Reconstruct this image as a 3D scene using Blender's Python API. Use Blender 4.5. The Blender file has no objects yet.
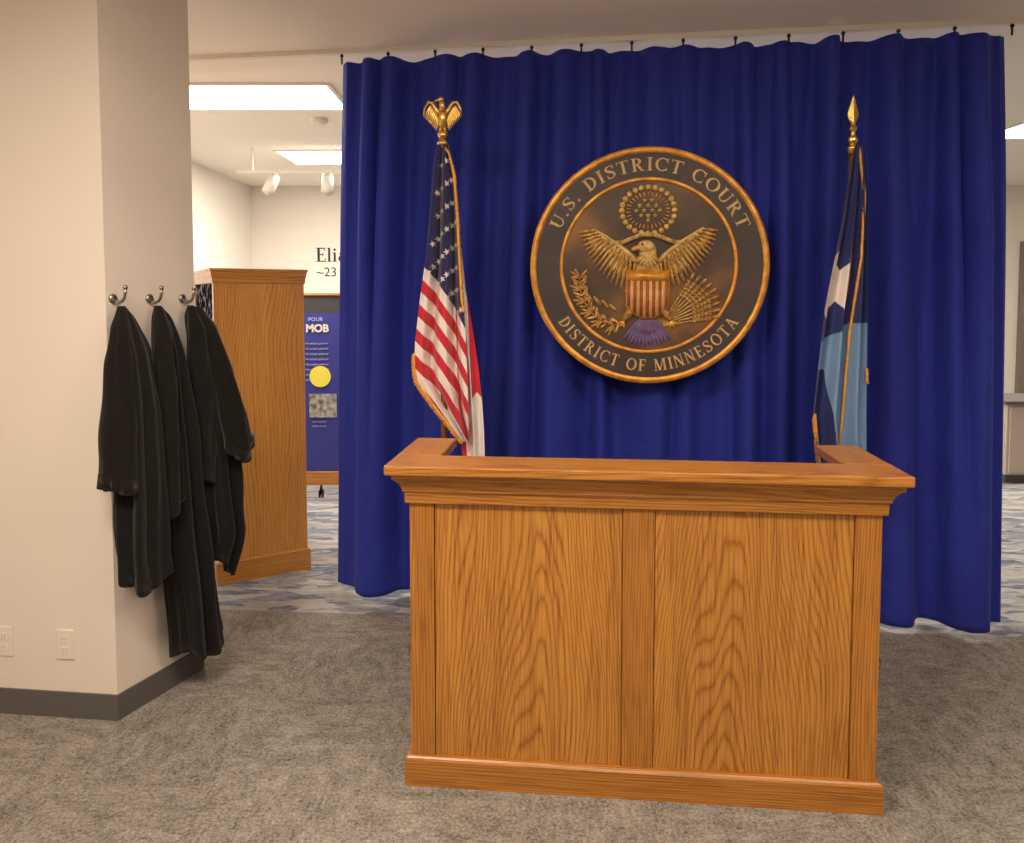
import bpy, bmesh, math, random
import numpy as np
from mathutils import Vector, Matrix
random.seed(4)
S=bpy.context.scene
try:
    S.view_settings.view_transform='Standard'; S.view_settings.look='None'
    S.view_settings.exposure=0.0; S.view_settings.gamma=1.0
except Exception: pass

def lin(c):
    r=[]
    for v in c[:3]:
        v=v/255.0
        r.append(v/12.92 if v<=0.04045 else ((v+0.055)/1.055)**2.4)
    return (r[0],r[1],r[2],1.0)

# ------------------------------------------------------------ materials
def newmat(name):
    m=bpy.data.materials.new(name); m.use_nodes=True
    nt=m.node_tree; b=nt.nodes['Principled BSDF']
    return m,nt,b
def setin(b,k,v):
    if k in b.inputs: b.inputs[k].default_value=v
def basic(name,rgb,rough=0.6,metal=0.0,bump=0.0,bscale=80,var=0.0,vscale=3,sheen=0.0,spec=None):
    m,nt,b=newmat(name); N=nt.nodes; L=nt.links
    c=lin(rgb)
    setin(b,'Base Color',c); setin(b,'Roughness',rough); setin(b,'Metallic',metal)
    if spec is not None: setin(b,'Specular IOR Level',spec)
    if sheen: setin(b,'Sheen Weight',sheen)
    tc=N.new('ShaderNodeTexCoord')
    if var>0:
        n=N.new('ShaderNodeTexNoise'); n.inputs['Scale'].default_value=vscale; n.inputs['Detail'].default_value=4
        L.new(tc.outputs['Object'],n.inputs['Vector'])
        r=N.new('ShaderNodeValToRGB')
        r.color_ramp.elements[0].position=0.3; r.color_ramp.elements[1].position=0.7
        r.color_ramp.elements[0].color=tuple(x*(1-var) for x in c[:3])+(1,)
        r.color_ramp.elements[1].color=tuple(min(1,x*(1+var)) for x in c[:3])+(1,)
        L.new(n.outputs['Fac'],r.inputs['Fac']); L.new(r.outputs['Color'],b.inputs['Base Color'])
    if bump>0:
        n=N.new('ShaderNodeTexNoise'); n.inputs['Scale'].default_value=bscale; n.inputs['Detail'].default_value=3
        L.new(tc.outputs['Object'],n.inputs['Vector'])
        bp=N.new('ShaderNodeBump'); bp.inputs['Strength'].default_value=bump; bp.inputs['Distance'].default_value=0.01
        L.new(n.outputs['Fac'],bp.inputs['Height']); L.new(bp.outputs['Normal'],b.inputs['Normal'])
    return m
def emis(name,rgb,s):
    m,nt,b=newmat(name)
    setin(b,'Base Color',(0.8,0.8,0.8,1)); setin(b,'Emission Color',lin(rgb)); setin(b,'Emission Strength',s)
    return m

def wood(name,axis='z',c0=0.0,d0=0.05,slope=0.12,freq=95.0,offs=(0,0,0),light=(200,140,62),mid=(190,127,52),dark=(158,99,40),fine_amt=0.85,wav=0.07):
    """flat-sawn oak: growth rings round a pith line tilted to the board, plus pores along the grain"""
    m,nt,b=newmat(name); N=nt.nodes; L=nt.links
    tc=N.new('ShaderNodeTexCoord')
    mp0=N.new('ShaderNodeMapping'); mp0.inputs['Location'].default_value=offs
    L.new(tc.outputs['Object'],mp0.inputs['Vector'])
    def mapped(cross,along):
        mp=N.new('ShaderNodeMapping'); s=[cross]*3; s['xyz'.index(axis)]=along
        mp.inputs['Scale'].default_value=s; L.new(mp0.outputs['Vector'],mp.inputs['Vector']); return mp
    def noise(mp,sc,det,rough=0.5):
        n=N.new('ShaderNodeTexNoise'); n.inputs['Scale'].default_value=sc; n.inputs['Detail'].default_value=det
        n.inputs['Roughness'].default_value=rough
        L.new(mp.outputs['Vector'],n.inputs['Vector']); return n.outputs['Fac']
    def M(op,a,bv=None):
        k=N.new('ShaderNodeMath'); k.operation=op
        for i,v in enumerate((a,bv)):
            if v is None: continue
            if isinstance(v,(int,float)): k.inputs[i].default_value=v
            else: L.new(v,k.inputs[i])
        return k.outputs[0]
    sp=N.new('ShaderNodeSeparateXYZ'); L.new(tc.outputs['Object'],sp.inputs[0])
    X,Y,Z=sp.outputs
    cross={'z':(X,Y),'x':(Z,Y),'y':(X,Z)}[axis]; along={'z':Z,'x':X,'y':Y}[axis]
    cr=M('ADD',cross[0],cross[1]); cr=M('SUBTRACT',cr,c0)
    cr=M('ADD',cr,M('MULTIPLY',M('SUBTRACT',noise(mapped(2.5,0.9),1.0,1),0.5),wav*2.2))
    al=M('ADD',M('MULTIPLY',along,slope),d0)
    al=M('ADD',al,M('MULTIPLY',M('SUBTRACT',noise(mapped(5.0,0.7),1.0,1),0.5),wav*1.5))
    r=M('SQRT',M('ADD',M('MULTIPLY',cr,cr),M('MULTIPLY',al,al)))
    v=M('ADD',M('MULTIPLY',r,freq),M('MULTIPLY',noise(mapped(130,12),1.0,2),0.45))
    v=M('ADD',v,M('MULTIPLY',noise(mapped(14,0.5),1.0,1),2.4))
    fr=M('FRACT',v)
    rr=N.new('ShaderNodeValToRGB'); e=rr.color_ramp.elements
    e[0].position=0.0; e[0].color=lin(mid)
    e[1].position=1.0; e[1].color=lin(mid)
    for p_,c_ in ((0.22,light),(0.55,light),(0.74,mid),(0.89,dark)):
        a=rr.color_ramp.elements.new(p_); a.color=lin(c_)
    L.new(fr,rr.inputs['Fac'])
    fine=noise(mapped(240,5),1.0,2)
    fr2=N.new('ShaderNodeValToRGB'); e=fr2.color_ramp.elements
    e[0].position=0.36; e[0].color=(0.64,0.54,0.44,1); e[1].position=0.52; e[1].color=(1,1,1,1)
    L.new(fine,fr2.inputs['Fac'])
    mx=N.new('ShaderNodeMixRGB'); mx.blend_type='MULTIPLY'; mx.inputs['Fac'].default_value=fine_amt
    L.new(rr.outputs['Color'],mx.inputs['Color1']); L.new(fr2.outputs['Color'],mx.inputs['Color2'])
    tr=N.new('ShaderNodeValToRGB'); e=tr.color_ramp.elements
    e[0].position=0.3; e[0].color=(0.84,0.80,0.74,1); e[1].position=0.7; e[1].color=(1.0,1.0,1.0,1)
    L.new(noise(mapped(12,0.4),1.0,3),tr.inputs['Fac'])
    mx2=N.new('ShaderNodeMixRGB'); mx2.blend_type='MULTIPLY'; mx2.inputs['Fac'].default_value=1
    L.new(mx.outputs['Color'],mx2.inputs['Color1']); L.new(tr.outputs['Color'],mx2.inputs['Color2'])
    L.new(mx2.outputs['Color'],b.inputs['Base Color'])
    setin(b,'Roughness',0.34); setin(b,'Coat Weight',0.2); setin(b,'Coat Roughness',0.25)
    bp=N.new('ShaderNodeBump'); bp.inputs['Strength'].default_value=0.12; bp.inputs['Distance'].default_value=0.002
    L.new(fine,bp.inputs['Height']); L.new(bp.outputs['Normal'],b.inputs['Normal'])
    return m

def vcol(name,rough=0.75,sheen=0.2):
    m,nt,b=newmat(name); N=nt.nodes
    a=N.new('ShaderNodeVertexColor'); a.layer_name='Col'
    nt.links.new(a.outputs['Color'],b.inputs['Base Color']); setin(b,'Roughness',rough); setin(b,'Sheen Weight',sheen)
    tc=N.new('ShaderNodeTexCoord'); n=N.new('ShaderNodeTexNoise'); n.inputs['Scale'].default_value=400
    nt.links.new(tc.outputs['Object'],n.inputs['Vector'])
    bp=N.new('ShaderNodeBump'); bp.inputs['Strength'].default_value=0.15; bp.inputs['Distance'].default_value=0.003
    nt.links.new(n.outputs['Fac'],bp.inputs['Height']); nt.links.new(bp.outputs['Normal'],b.inputs['Normal'])
    return m

# ------------------------------------------------------------ mesh helpers
def link(o,parent=None):
    S.collection.objects.link(o)
    if parent is not None: o.parent=parent
    return o
def empty(name,loc=(0,0,0),rotz=0.0):
    e=bpy.data.objects.new(name,None); e.location=loc; e.rotation_euler=(0,0,rotz); e.empty_display_size=0.1
    return link(e)
def mesh(name,verts,faces,mat,parent=None,smooth=False):
    me=bpy.data.meshes.new(name); me.from_pydata([tuple(v) for v in verts],[],[tuple(f) for f in faces]); me.update()
    o=bpy.data.objects.new(name,me)
    for mm in (mat if isinstance(mat,(list,tuple)) else [mat]): me.materials.append(mm)
    if smooth:
        for p in me.polygons: p.use_smooth=True
    return link(o,parent)
def fixn(o):
    bm=bmesh.new(); bm.from_mesh(o.data); bmesh.ops.recalc_face_normals(bm,faces=bm.faces); bm.to_mesh(o.data); bm.free(); return o
def box(name,x0,x1,y0,y1,z0,z1,mat,parent=None,bev=0.0):
    v=[(x,y,z) for z in (z0,z1) for y in (y0,y1) for x in (x0,x1)]
    f=[(0,2,3,1),(4,5,7,6),(0,1,5,4),(2,6,7,3),(0,4,6,2),(1,3,7,5)]
    o=mesh(name,v,f,mat,parent)
    if bev>0:
        b=o.modifiers.new('bev','BEVEL'); b.width=bev; b.segments=2; b.limit_method='ANGLE'
    return o
def prism(name,pts,z0,z1,mat,parent=None):
    n=len(pts); v=[(p[0],p[1],z0) for p in pts]+[(p[0],p[1],z1) for p in pts]
    f=[tuple(range(n-1,-1,-1)),tuple(range(n,2*n))]+[(i,(i+1)%n,n+(i+1)%n,n+i) for i in range(n)]
    return fixn(mesh(name,v,f,mat,parent))

class MB:
    def __init__(s): s.v=[]; s.f=[]; s.m=[]
    def add(s,v,f,mi=0):
        k=len(s.v); s.v+= [tuple(a) for a in v]; s.f+=[tuple(i+k for i in g) for g in f]; s.m+=[mi]*len(f)
    def ell(s,c,ax,ay,az,mi=0,nu=14,nv=8):
        c=Vector(c); ax=Vector(ax); ay=Vector(ay); az=Vector(az); v=[]; f=[]
        for j in range(nv+1):
            ph=math.pi*j/nv
            for i in range(nu):
                th=2*math.pi*i/nu
                v.append(c+ax*(math.sin(ph)*math.cos(th))+ay*(math.sin(ph)*math.sin(th))+az*math.cos(ph))
        for j in range(nv):
            for i in range(nu):
                a=j*nu+i; b=j*nu+(i+1)%nu
                f.append((a,b,b+nu,a+nu))
        s.add(v,f,mi)
    def sph(s,c,r,mi=0): s.ell(c,(r,0,0),(0,r,0),(0,0,r),mi)
    def leaf(s,p0,p1,w,t,up,mi=0,nu=8,nv=7):
        p0=Vector(p0); p1=Vector(p1); d=p1-p0; up=Vector(up); sd=d.cross(up).normalized(); up=sd.cross(d).normalized()
        s.ell((p0+p1)/2,sd*w,up*t,d/2,mi,nu,nv)
    def tube(s,path,rad,mi=0,n=10,cap=True):
        P=[Vector(p) for p in path]; R=rad if isinstance(rad,(list,tuple)) else [rad]*len(P)
        v=[]; f=[]; up=Vector((0.123,0.3,0.94)).normalized()
        for i,p in enumerate(P):
            d=(P[min(i+1,len(P)-1)]-P[max(i-1,0)]).normalized()
            if abs(d.dot(up))>0.95: up=Vector((1,0.1,0)).normalized()
            a=d.cross(up).normalized(); b=d.cross(a).normalized()
            for k in range(n):
                th=2*math.pi*k/n; v.append(p+(a*math.cos(th)+b*math.sin(th))*R[i])
        for i in range(len(P)-1):
            for k in range(n):
                f.append((i*n+k,i*n+(k+1)%n,(i+1)*n+(k+1)%n,(i+1)*n+k))
        if cap:
            f.append(tuple(range(n))); f.append(tuple(range(len(P)*n-1,(len(P)-1)*n-1,-1)))
        s.add(v,f,mi)
    def lathe(s,prof,c=(0,0,0),n=32,mi=0):
        v=[]; f=[]
        for r,z in prof:
            for k in range(n):
                th=2*math.pi*k/n; v.append((c[0]+r*math.cos(th),c[1]+r*math.sin(th),c[2]+z))
        for i in range(len(prof)-1):
            for k in range(n):
                f.append((i*n+k,i*n+(k+1)%n,(i+1)*n+(k+1)%n,(i+1)*n+k))
        s.add(v,f,mi)
    def ext(s,pts,z0,z1,mi=0):
        n=len(pts); v=[(p[0],p[1],z0) for p in pts]+[(p[0],p[1],z1) for p in pts]
        s.add(v,[tuple(range(n,2*n))]+[(i,(i+1)%n,n+(i+1)%n,n+i) for i in range(n)],mi)
    def make(s,name,mats,parent=None,smooth=True,fix=True):
        o=mesh(name,s.v,s.f,mats,parent,smooth)
        for p,mi in zip(o.data.polygons,s.m): p.material_index=mi
        if fix: fixn(o)
        return o
def text_mesh(txt,size=1.0,extr=0.0,off=0.0,space=1.0):
    cu=bpy.data.curves.new('t','FONT'); cu.body=txt; cu.size=size; cu.extrude=extr; cu.offset=off; cu.space_character=space
    cu.resolution_u=3
    o=bpy.data.objects.new('t',cu); S.collection.objects.link(o)
    dg=bpy.context.evaluated_depsgraph_get(); dg.update()
    me=bpy.data.meshes.new_from_object(o.evaluated_get(dg))
    v=[tuple(a.co) for a in me.vertices]; f=[tuple(p.vertices) for p in me.polygons]
    bpy.data.objects.remove(o)
    return v,f

# ---- roman serif capitals (unit height), as lists of 2D polygons
TK,TN=0.17,0.07
def g_rect(x0,x1,y0,y1): return [(x0,y0),(x1,y0),(x1,y1),(x0,y1)]
def g_v(x,w,y0=0,y1=1,s0=True,s1=True,sw=0.09):
    r=[g_rect(x,x+w,y0,y1)]
    if s0: r.append(g_rect(x-sw,x+w+sw,y0,y0+0.05))
    if s1: r.append(g_rect(x-sw,x+w+sw,y1-0.05,y1))
    return r
def g_arc(cx,cy,rx,ry,a0,a1,tx=TK,ty=TN,n=20):
    out=[]
    for i in range(n):
        q=[]
        for a in (a0+(a1-a0)*i/n,a0+(a1-a0)*(i+1)/n):
            t=math.radians(a); q.append(((cx+rx*math.cos(t),cy+ry*math.sin(t)),(cx+(rx-tx)*math.cos(t),cy+(ry-ty)*math.sin(t))))
        out.append([q[0][0],q[1][0],q[1][1],q[0][1]])
    return out
def g_d(xa,ya,xb,yb_,w): return [[(xa-w/2,ya),(xa+w/2,ya),(xb+w/2,yb_),(xb-w/2,yb_)]]
def g_path(pts,w):
    out=[]
    for i in range(len(pts)-1):
        a,b=pts[i],pts[i+1]; dx,dy=b[0]-a[0],b[1]-a[1]; l=math.hypot(dx,dy); nx,ny=-dy/l,dx/l
        wa,wb=w[i]/2,w[i+1]/2
        out.append([(a[0]+nx*wa,a[1]+ny*wa),(a[0]-nx*wa,a[1]-ny*wa),(b[0]-nx*wb,b[1]-ny*wb),(b[0]+nx*wb,b[1]+ny*wb)])
    return out
def glyph(c):
    if c=='I': return g_v(.1,TK),.37
    if c=='D': return g_v(.1,TK)+g_arc(.27,.5,.52,.5,-90,90)+[g_rect(.2,.28,0,TN),g_rect(.2,.28,1-TN,1)],.83
    if c=='U': return g_v(.1,TK,.3,1,False)+g_v(.66,TN,.3,1,False)+g_arc(.415,.32,.315,.32,180,360,.12,.08),.84
    if c=='T': return g_v(.29,TK,0,1,True,False)+[g_rect(0,.75,1-TN,1),g_rect(0,.05,.78,1),g_rect(.70,.75,.78,1)],.75
    if c=='R': return g_v(.1,TK)+g_arc(.27,.74,.38,.26,-90,90,TK,.06)+[g_rect(.2,.28,.48,.54),g_rect(.2,.28,.94,1)]+g_d(.40,.5,.70,0,.18)+[g_rect(.6,.88,0,.05)],.86
    if c=='C': return g_arc(.47,.5,.46,.5,48,312)+[g_rect(.74,.80,.66,.98),g_rect(.74,.80,.05,.28)],.85
    if c=='O': return g_arc(.48,.5,.47,.5,0,360,TK,TN,28),.96
    if c=='E': return g_v(.1,TK)+[g_rect(.2,.68,0,TN),g_rect(.2,.64,1-TN,1),g_rect(.2,.52,.48,.55),g_rect(.63,.68,0,.24),g_rect(.59,.64,.78,1),g_rect(.48,.52,.4,.62)],.72
    if c=='F': return g_v(.1,TK)+[g_rect(.2,.64,1-TN,1),g_rect(.2,.52,.48,.55),g_rect(.59,.64,.78,1),g_rect(.48,.52,.4,.62)],.68
    if c=='N': return g_v(.1,TN)+g_v(.70,TN)+g_d(.15,1,.72,0,.17),.88
    if c=='M': return g_v(.1,TN)+g_v(.84,TK)+g_d(.16,1,.50,0.02,.16)+g_d(.50,0.02,.88,1,.07),1.12
    if c=='A': return g_d(.14,0,.42,1,.07)+g_d(.70,0,.42,1,.18)+[g_rect(.24,.62,.3,.36),g_rect(.02,.27,0,.05),g_rect(.54,.86,0,.05)],.86
    if c=='S':
        p=[(.60,.78),(.54,.90),(.38,.965),(.20,.92),(.12,.78),(.20,.62),(.36,.52),(.52,.42),(.60,.26),(.53,.11),(.36,.035),(.18,.08),(.09,.22)]
        w=[.06,.07,.07,.11,.15,.17,.18,.17,.15,.11,.07,.07,.06]
        return g_path(p,w)+[g_rect(.58,.63,.70,1),g_rect(.07,.12,0,.30)],.70
    if c=='l': return g_v(.1,.15,0,1,True,False)+[g_rect(.02,.12,.95,1)],.35
    if c=='i': return g_v(.1,.15,0,.66,True,False)+[g_rect(.02,.12,.61,.66)]+g_arc(.175,.86,.09,.09,0,360,.089,.089,12),.35
    if c=='a': return g_arc(.25,.22,.22,.23,0,360,.13,.06,20)+g_v(.40,.15,0,.45,False,False)+g_arc(.30,.44,.25,.22,0,150,.14,.06,12)+[g_rect(.50,.64,0,.05)],.66
    if c=='s':
        return g_path([(.42,.52),(.36,.61),(.22,.63),(.11,.55),(.14,.42),(.28,.33),(.42,.24),(.44,.12),(.33,.03),(.16,.04),(.08,.14)],[.05,.05,.06,.11,.12,.13,.12,.11,.06,.05,.05]),.54
    if c=='.': return [g_rect(.05,.2,0,.15)],.27
    return [],.42
def serif(txt,gap=0.09):
    x=0; polys=[]
    for c in txt:
        g,w=glyph(c)
        for p in g: polys.append([(a+x,b) for a,b in p])
        x+=w+gap
    return polys,x-gap

# ------------------------------------------------------------ room materials
M_wall=basic('wall_paint',(226,213,201),0.85,bump=0.03,bscale=300)
M_wallw=basic('wall_paint_white',(236,228,216),0.85)
M_ceil=basic('ceiling_paint',(242,234,222),0.9,bump=0.05,bscale=200)
M_ceilb=basic('ceiling_tile',(240,234,222),0.9)
M_base=basic('rubber_base',(92,86,84),0.6)
M_white=basic('white_plastic',(226,218,206),0.5)
M_metal=basic('brushed_metal',(170,164,156),0.3,metal=1.0)
M_black=basic('black_metal',(28,26,28),0.5)
M_gold=basic('gold_metal',(226,186,104),0.25,metal=1.0)
M_dark=basic('dark_grey',(62,60,64),0.5)

def carpet():
    m,nt,b=newmat('carpet_grey'); N=nt.nodes; L=nt.links
    tc=N.new('ShaderNodeTexCoord')
    def nz(sc,det,scale,rough=0.65):
        mp=N.new('ShaderNodeMapping'); mp.inputs['Scale'].default_value=sc
        L.new(tc.outputs['Object'],mp.inputs['Vector'])
        n=N.new('ShaderNodeTexNoise'); n.inputs['Scale'].default_value=scale; n.inputs['Detail'].default_value=det
        n.inputs['Roughness'].default_value=rough
        L.new(mp.outputs['Vector'],n.inputs['Vector']); return n
    a=nz((1,2.0,1),7,8,0.85); c=nz((2.0,1,1),7,8,0.85); ch=N.new('ShaderNodeTexChecker'); ch.inputs['Scale'].default_value=2.0
    ch.inputs['Color1'].default_value=(0,0,0,1); ch.inputs['Color2'].default_value=(1,1,1,1)
    L.new(tc.outputs['Object'],ch.inputs['Vector'])
    mx=N.new('ShaderNodeMixRGB'); L.new(ch.outputs['Color'],mx.inputs['Fac']); L.new(a.outputs['Fac'],mx.inputs['Color1']); L.new(c.outputs['Fac'],mx.inputs['Color2'])
    f=nz((1,1,1),3,90,0.8)
    ad=N.new('ShaderNodeMixRGB'); ad.inputs['Fac'].default_value=0.5
    L.new(mx.outputs['Color'],ad.inputs['Color1']); L.new(f.outputs['Fac'],ad.inputs['Color2'])
    r=N.new('ShaderNodeValToRGB'); e=r.color_ramp.elements
    e[0].position=0.38; e[0].color=lin((78,73,67)); e[1].position=0.62; e[1].color=lin((172,164,153))
    L.new(ad.outputs['Color'],r.inputs['Fac']); L.new(r.outputs['Color'],b.inputs['Base Color'])
    setin(b,'Roughness',1.0); setin(b,'Specular IOR Level',0.1)
    bp=N.new('ShaderNodeBump'); bp.inputs['Strength'].default_value=0.4; bp.inputs['Distance'].default_value=0.005
    L.new(f.outputs['Fac'],bp.inputs['Height']); L.new(bp.outputs['Normal'],b.inputs['Normal'])
    return m
def carpet_blue():
    m,nt,b=newmat('carpet_blue_pattern'); N=nt.nodes; L=nt.links
    tc=N.new('ShaderNodeTexCoord')
    mp=N.new('ShaderNodeMapping'); mp.inputs['Scale'].default_value=(2.5,9,1); mp.inputs['Rotation'].default_value=(0,0,0.5)
    L.new(tc.outputs['Object'],mp.inputs['Vector'])
    v=N.new('ShaderNodeTexVoronoi'); v.distance='MANHATTAN'; v.inputs['Scale'].default_value=2.2
    L.new(mp.outputs['Vector'],v.inputs['Vector'])
    sp=N.new('ShaderNodeSeparateColor'); L.new(v.outputs['Color'],sp.inputs['Color'])
    n=N.new('ShaderNodeTexNoise'); n.inputs['Scale'].default_value=7; n.inputs['Detail'].default_value=7; n.inputs['Roughness'].default_value=0.75
    L.new(mp.outputs['Vector'],n.inputs['Vector'])
    mx=N.new('ShaderNodeMixRGB'); mx.inputs['Fac'].default_value=0.66
    L.new(sp.outputs['Red'],mx.inputs['Color1']); L.new(n.outputs['Fac'],mx.inputs['Color2'])
    r=N.new('ShaderNodeValToRGB'); e=r.color_ramp.elements
    e[0].position=0.3; e[0].color=lin((92,96,114)); e[1].position=0.68; e[1].color=lin((176,170,162))
    a=e.new(0.42); a.color=lin((124,126,136)); a=e.new(0.52); a.color=lin((150,146,142))
    L.new(mx.outputs['Color'],r.inputs['Fac']); L.new(r.outputs['Color'],b.inputs['Base Color'])
    setin(b,'Roughness',1.0); setin(b,'Specular IOR Level',0.1)
    return m

# ------------------------------------------------------------ room shell
XL,XR,YB,YF=-3.38,7.5,-4.0,9.9
def fb(x): return 3.753-0.083*x
mesh('floor',[(XL,YB,0),(XR,YB,0),(XR,fb(XR),0),(XL,fb(XL),0),(XR,YF,0),(XL,YF,0)],[(0,1,2,3),(3,2,4,5)],[carpet(),carpet_blue()]).data.polygons[1].material_index=1
def cb(x): return 4.22-0.1355*x
ZN,ZB=2.925,3.06
prism('ceiling',[(XL,YB),(XR,YB),(XR,cb(XR)),(XL,cb(XL))],ZN,ZB+0.1,M_ceil)
prism('ceiling_rear',[(XL,cb(XL)),(XR,cb(XR)),(XR,YF),(XL,YF)],ZB,ZB+0.1,M_ceilb)
box('wall_left',XL-0.1,XL,YB,YF,0,ZB,M_wallw)
box('wall_right',XR,XR+0.1,YB,YF,0,ZB,M_wallw)
box('wall_far',XL-0.1,XR+0.1,YF,YF+0.1,0,ZB,M_wallw)
box('wall_behind',XL-0.1,XR+0.1,YB-0.1,YB,0,ZB,M_wall)
box('baseboard_far',XL,XR,YF-0.012,YF,0,0.1,M_base)
box('baseboard_left',XL,XL+0.012,YB,YF-0.012,0,0.1,M_base)

# pillar
Nn=Vector((-1.515,2.837)); Ff=Vector((-1.355,3.248)); Ll=Vector((-3.36,3.046))
pill=empty('pillar')
prism('shaft',[Nn,Ff,(-3.36,3.60),Ll],0,ZN,M_wall,pill)
ev=(Ff-Nn).normalized(); nv=Vector((ev.y,-ev.x)); lv=(Ll-Nn).normalized(); ln=Vector((-lv.y,lv.x))
if ln.y>0: ln=-ln
t=0.008
k=Nn+ (nv+ln).normalized()*t*1.25
prism('baseboard_pillar',[Nn,k,Ff+nv*t,Ff],0.0,0.10,M_base,pill)
prism('baseboard_pillar_side',[Nn,Ll,Ll+ln*t,k],0.0,0.10,M_base,pill)
def plate(r,z,name):
    e=empty(name,(Nn.x+lv.x*r,Nn.y+lv.y*r,z),math.atan2(lv.y,lv.x)+math.pi)
    box('cover',-0.036,0.036,-0.006,0.0,-0.058,0.058,M_wall,e,0.002)
    for dz in (-0.022,0.022):
        box('socket',-0.016,0.016,-0.008,-0.005,dz-0.014,dz+0.014,M_wall,e,0.003)
        box('slot_a',-0.007,-0.006,-0.0085,-0.0075,dz-0.003,dz+0.005,M_base,e)
        box('slot_b',0.006,0.007,-0.0085,-0.0075,dz-0.003,dz+0.005,M_base,e)
plate(0.206,0.288,'wall_outlet'); plate(0.4625,0.288,'wall_outlet.001')

# ------------------------------------------------------------ curtain
def curtain():
    m,nt,b=newmat('blue_curtain_cloth'); N=nt.nodes; L=nt.links
    setin(b,'Base Color',lin((40,51,150))); setin(b,'Roughness',0.75); setin(b,'Sheen Weight',0.3); setin(b,'Specular IOR Level',0.25)
    setin(b,'Sheen Tint',lin((100,110,215)))
    tc=N.new('ShaderNodeTexCoord'); n=N.new('ShaderNodeTexNoise'); n.inputs['Scale'].default_value=6; n.inputs['Detail'].default_value=7
    L.new(tc.outputs['Object'],n.inputs['Vector'])
    n2=N.new('ShaderNodeTexNoise'); n2.inputs['Scale'].default_value=350; n2.inputs['Detail'].default_value=2
    L.new(tc.outputs['Object'],n2.inputs['Vector'])
    bp=N.new('ShaderNodeBump'); bp.inputs['Strength'].default_value=0.6; bp.inputs['Distance'].default_value=0.035
    L.new(n.outputs['Fac'],bp.inputs['Height'])
    bp2=N.new('ShaderNodeBump'); bp2.inputs['Strength'].default_value=0.5; bp2.inputs['Distance'].default_value=0.003
    L.new(n2.outputs['Fac'],bp2.inputs['Height']); L.new(bp.outputs['Normal'],bp2.inputs['Normal']); L.new(bp2.outputs['Normal'],b.inputs['Normal'])
    sc_=empty('stage_curtain')
    A=np.array([-0.912,4.07]);B=np.array([2.355,3.625]); A2=np.array([-0.982,4.08]);B2=np.array([2.438,3.61])
    nn=np.array([-0.134,-0.991]); ns,ntt=800,80; V=[]; F=[]
    rnd=random.Random(7)
    nP=15; cen=[(i+0.5+rnd.uniform(-.32,.32))/nP for i in range(nP)]
    cen[0]=max(cen[0],0.05); cen[-1]=min(cen[-1],0.95)
    wid=[rnd.uniform(0.010,0.023) for _ in range(nP)]; dep=[0.07+4.2*w_ for w_ in wid]; dr=[rnd.uniform(-.018,.018) for _ in range(nP)]
    dr[0]=0.004; dr[-1]=-0.004
    hi=[rnd.uniform(-0.15,0.25) for _ in range(nP)]
    for j in range(ntt+1):
        t=j/ntt
        for i in range(ns+1):
            s=i/ns
            p=(A+(B-A)*s)*(1-t)+(A2+(B2-A2)*s)*t
            d=-0.045; sl=0.0
            flat=1.0-0.35*math.exp(-((s-0.5)/0.22)**2)
            edge=min(1,s/0.05,(1-s)/0.05)
            for c,w,dd,r_,h in zip(cen,wid,dep,dr,hi):
                cc=c+r_*t; ww=w*(0.85+0.3*t); x_=(s-cc)/ww
                if abs(x_)<4:
                    g=math.exp(-abs(x_)**2.4)*dd*flat*(0.5+0.5*min(1,max(0,(t-h)*3+0.3)))
                    d+=g; sl+=x_*g*0.2*edge
            d=min(d,0.14)
            d+=0.012*math.sin(2*math.pi*(23*s+0.5*t)+math.sin(3*t))+0.010*math.sin(2*math.pi*(6*s+0.7*t))
            if s<0.012: d-= (0.012-s)/0.012*0.05
            if s>0.988: d-= (s-0.988)/0.012*0.05
            x=p[0]+nn[0]*d*(0.3+0.7*edge)+0.99*sl; y=p[1]+nn[1]*d-0.13*sl
            z0=2.870-0.009*abs(math.sin(math.pi*s*13))**1.3
            z1=0.035+0.006*math.sin(2*math.pi*2.3*s)+0.05*d-0.012*s
            V.append((x,y,z0*(1-t)+z1*t))
    for j in range(ntt):
        for i in range(ns):
            a=j*(ns+1)+i; F.append((a,a+ns+1,a+ns+2,a+1))
    o=mesh('cloth',V,F,m,sc_,True)
    so=o.modifiers.new('s','SOLIDIFY'); so.thickness=0.003
    def rail(w,z0,z1,x0,x1,mat,nm,off=0.0):
        f=lambda x,o_:(x,4.08-0.1363*(x+0.915)+o_)
        prism(nm,[f(x0,-w),f(x1,-w),f(x1,w),f(x0,w)],z0,z1,mat,sc_)
    rail(0.016,ZN-0.024,ZN,XL+0.02,3.6,M_white,'track')
    mb=MB()
    for k in range(14):
        s=k/13; x=-0.895+3.235*s; y=4.08-0.443*s
        mb.tube([(x,y-0.005,2.858-0.01),(x,y-0.005,ZN-0.025)],0.005,0,8)
        mb.ell((x,y-0.005,ZN-0.034),(0.010,0,0),(0,0.010,0),(0,0,0.008))
    mb.make('glides',[M_black],sc_)
curtain()

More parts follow.
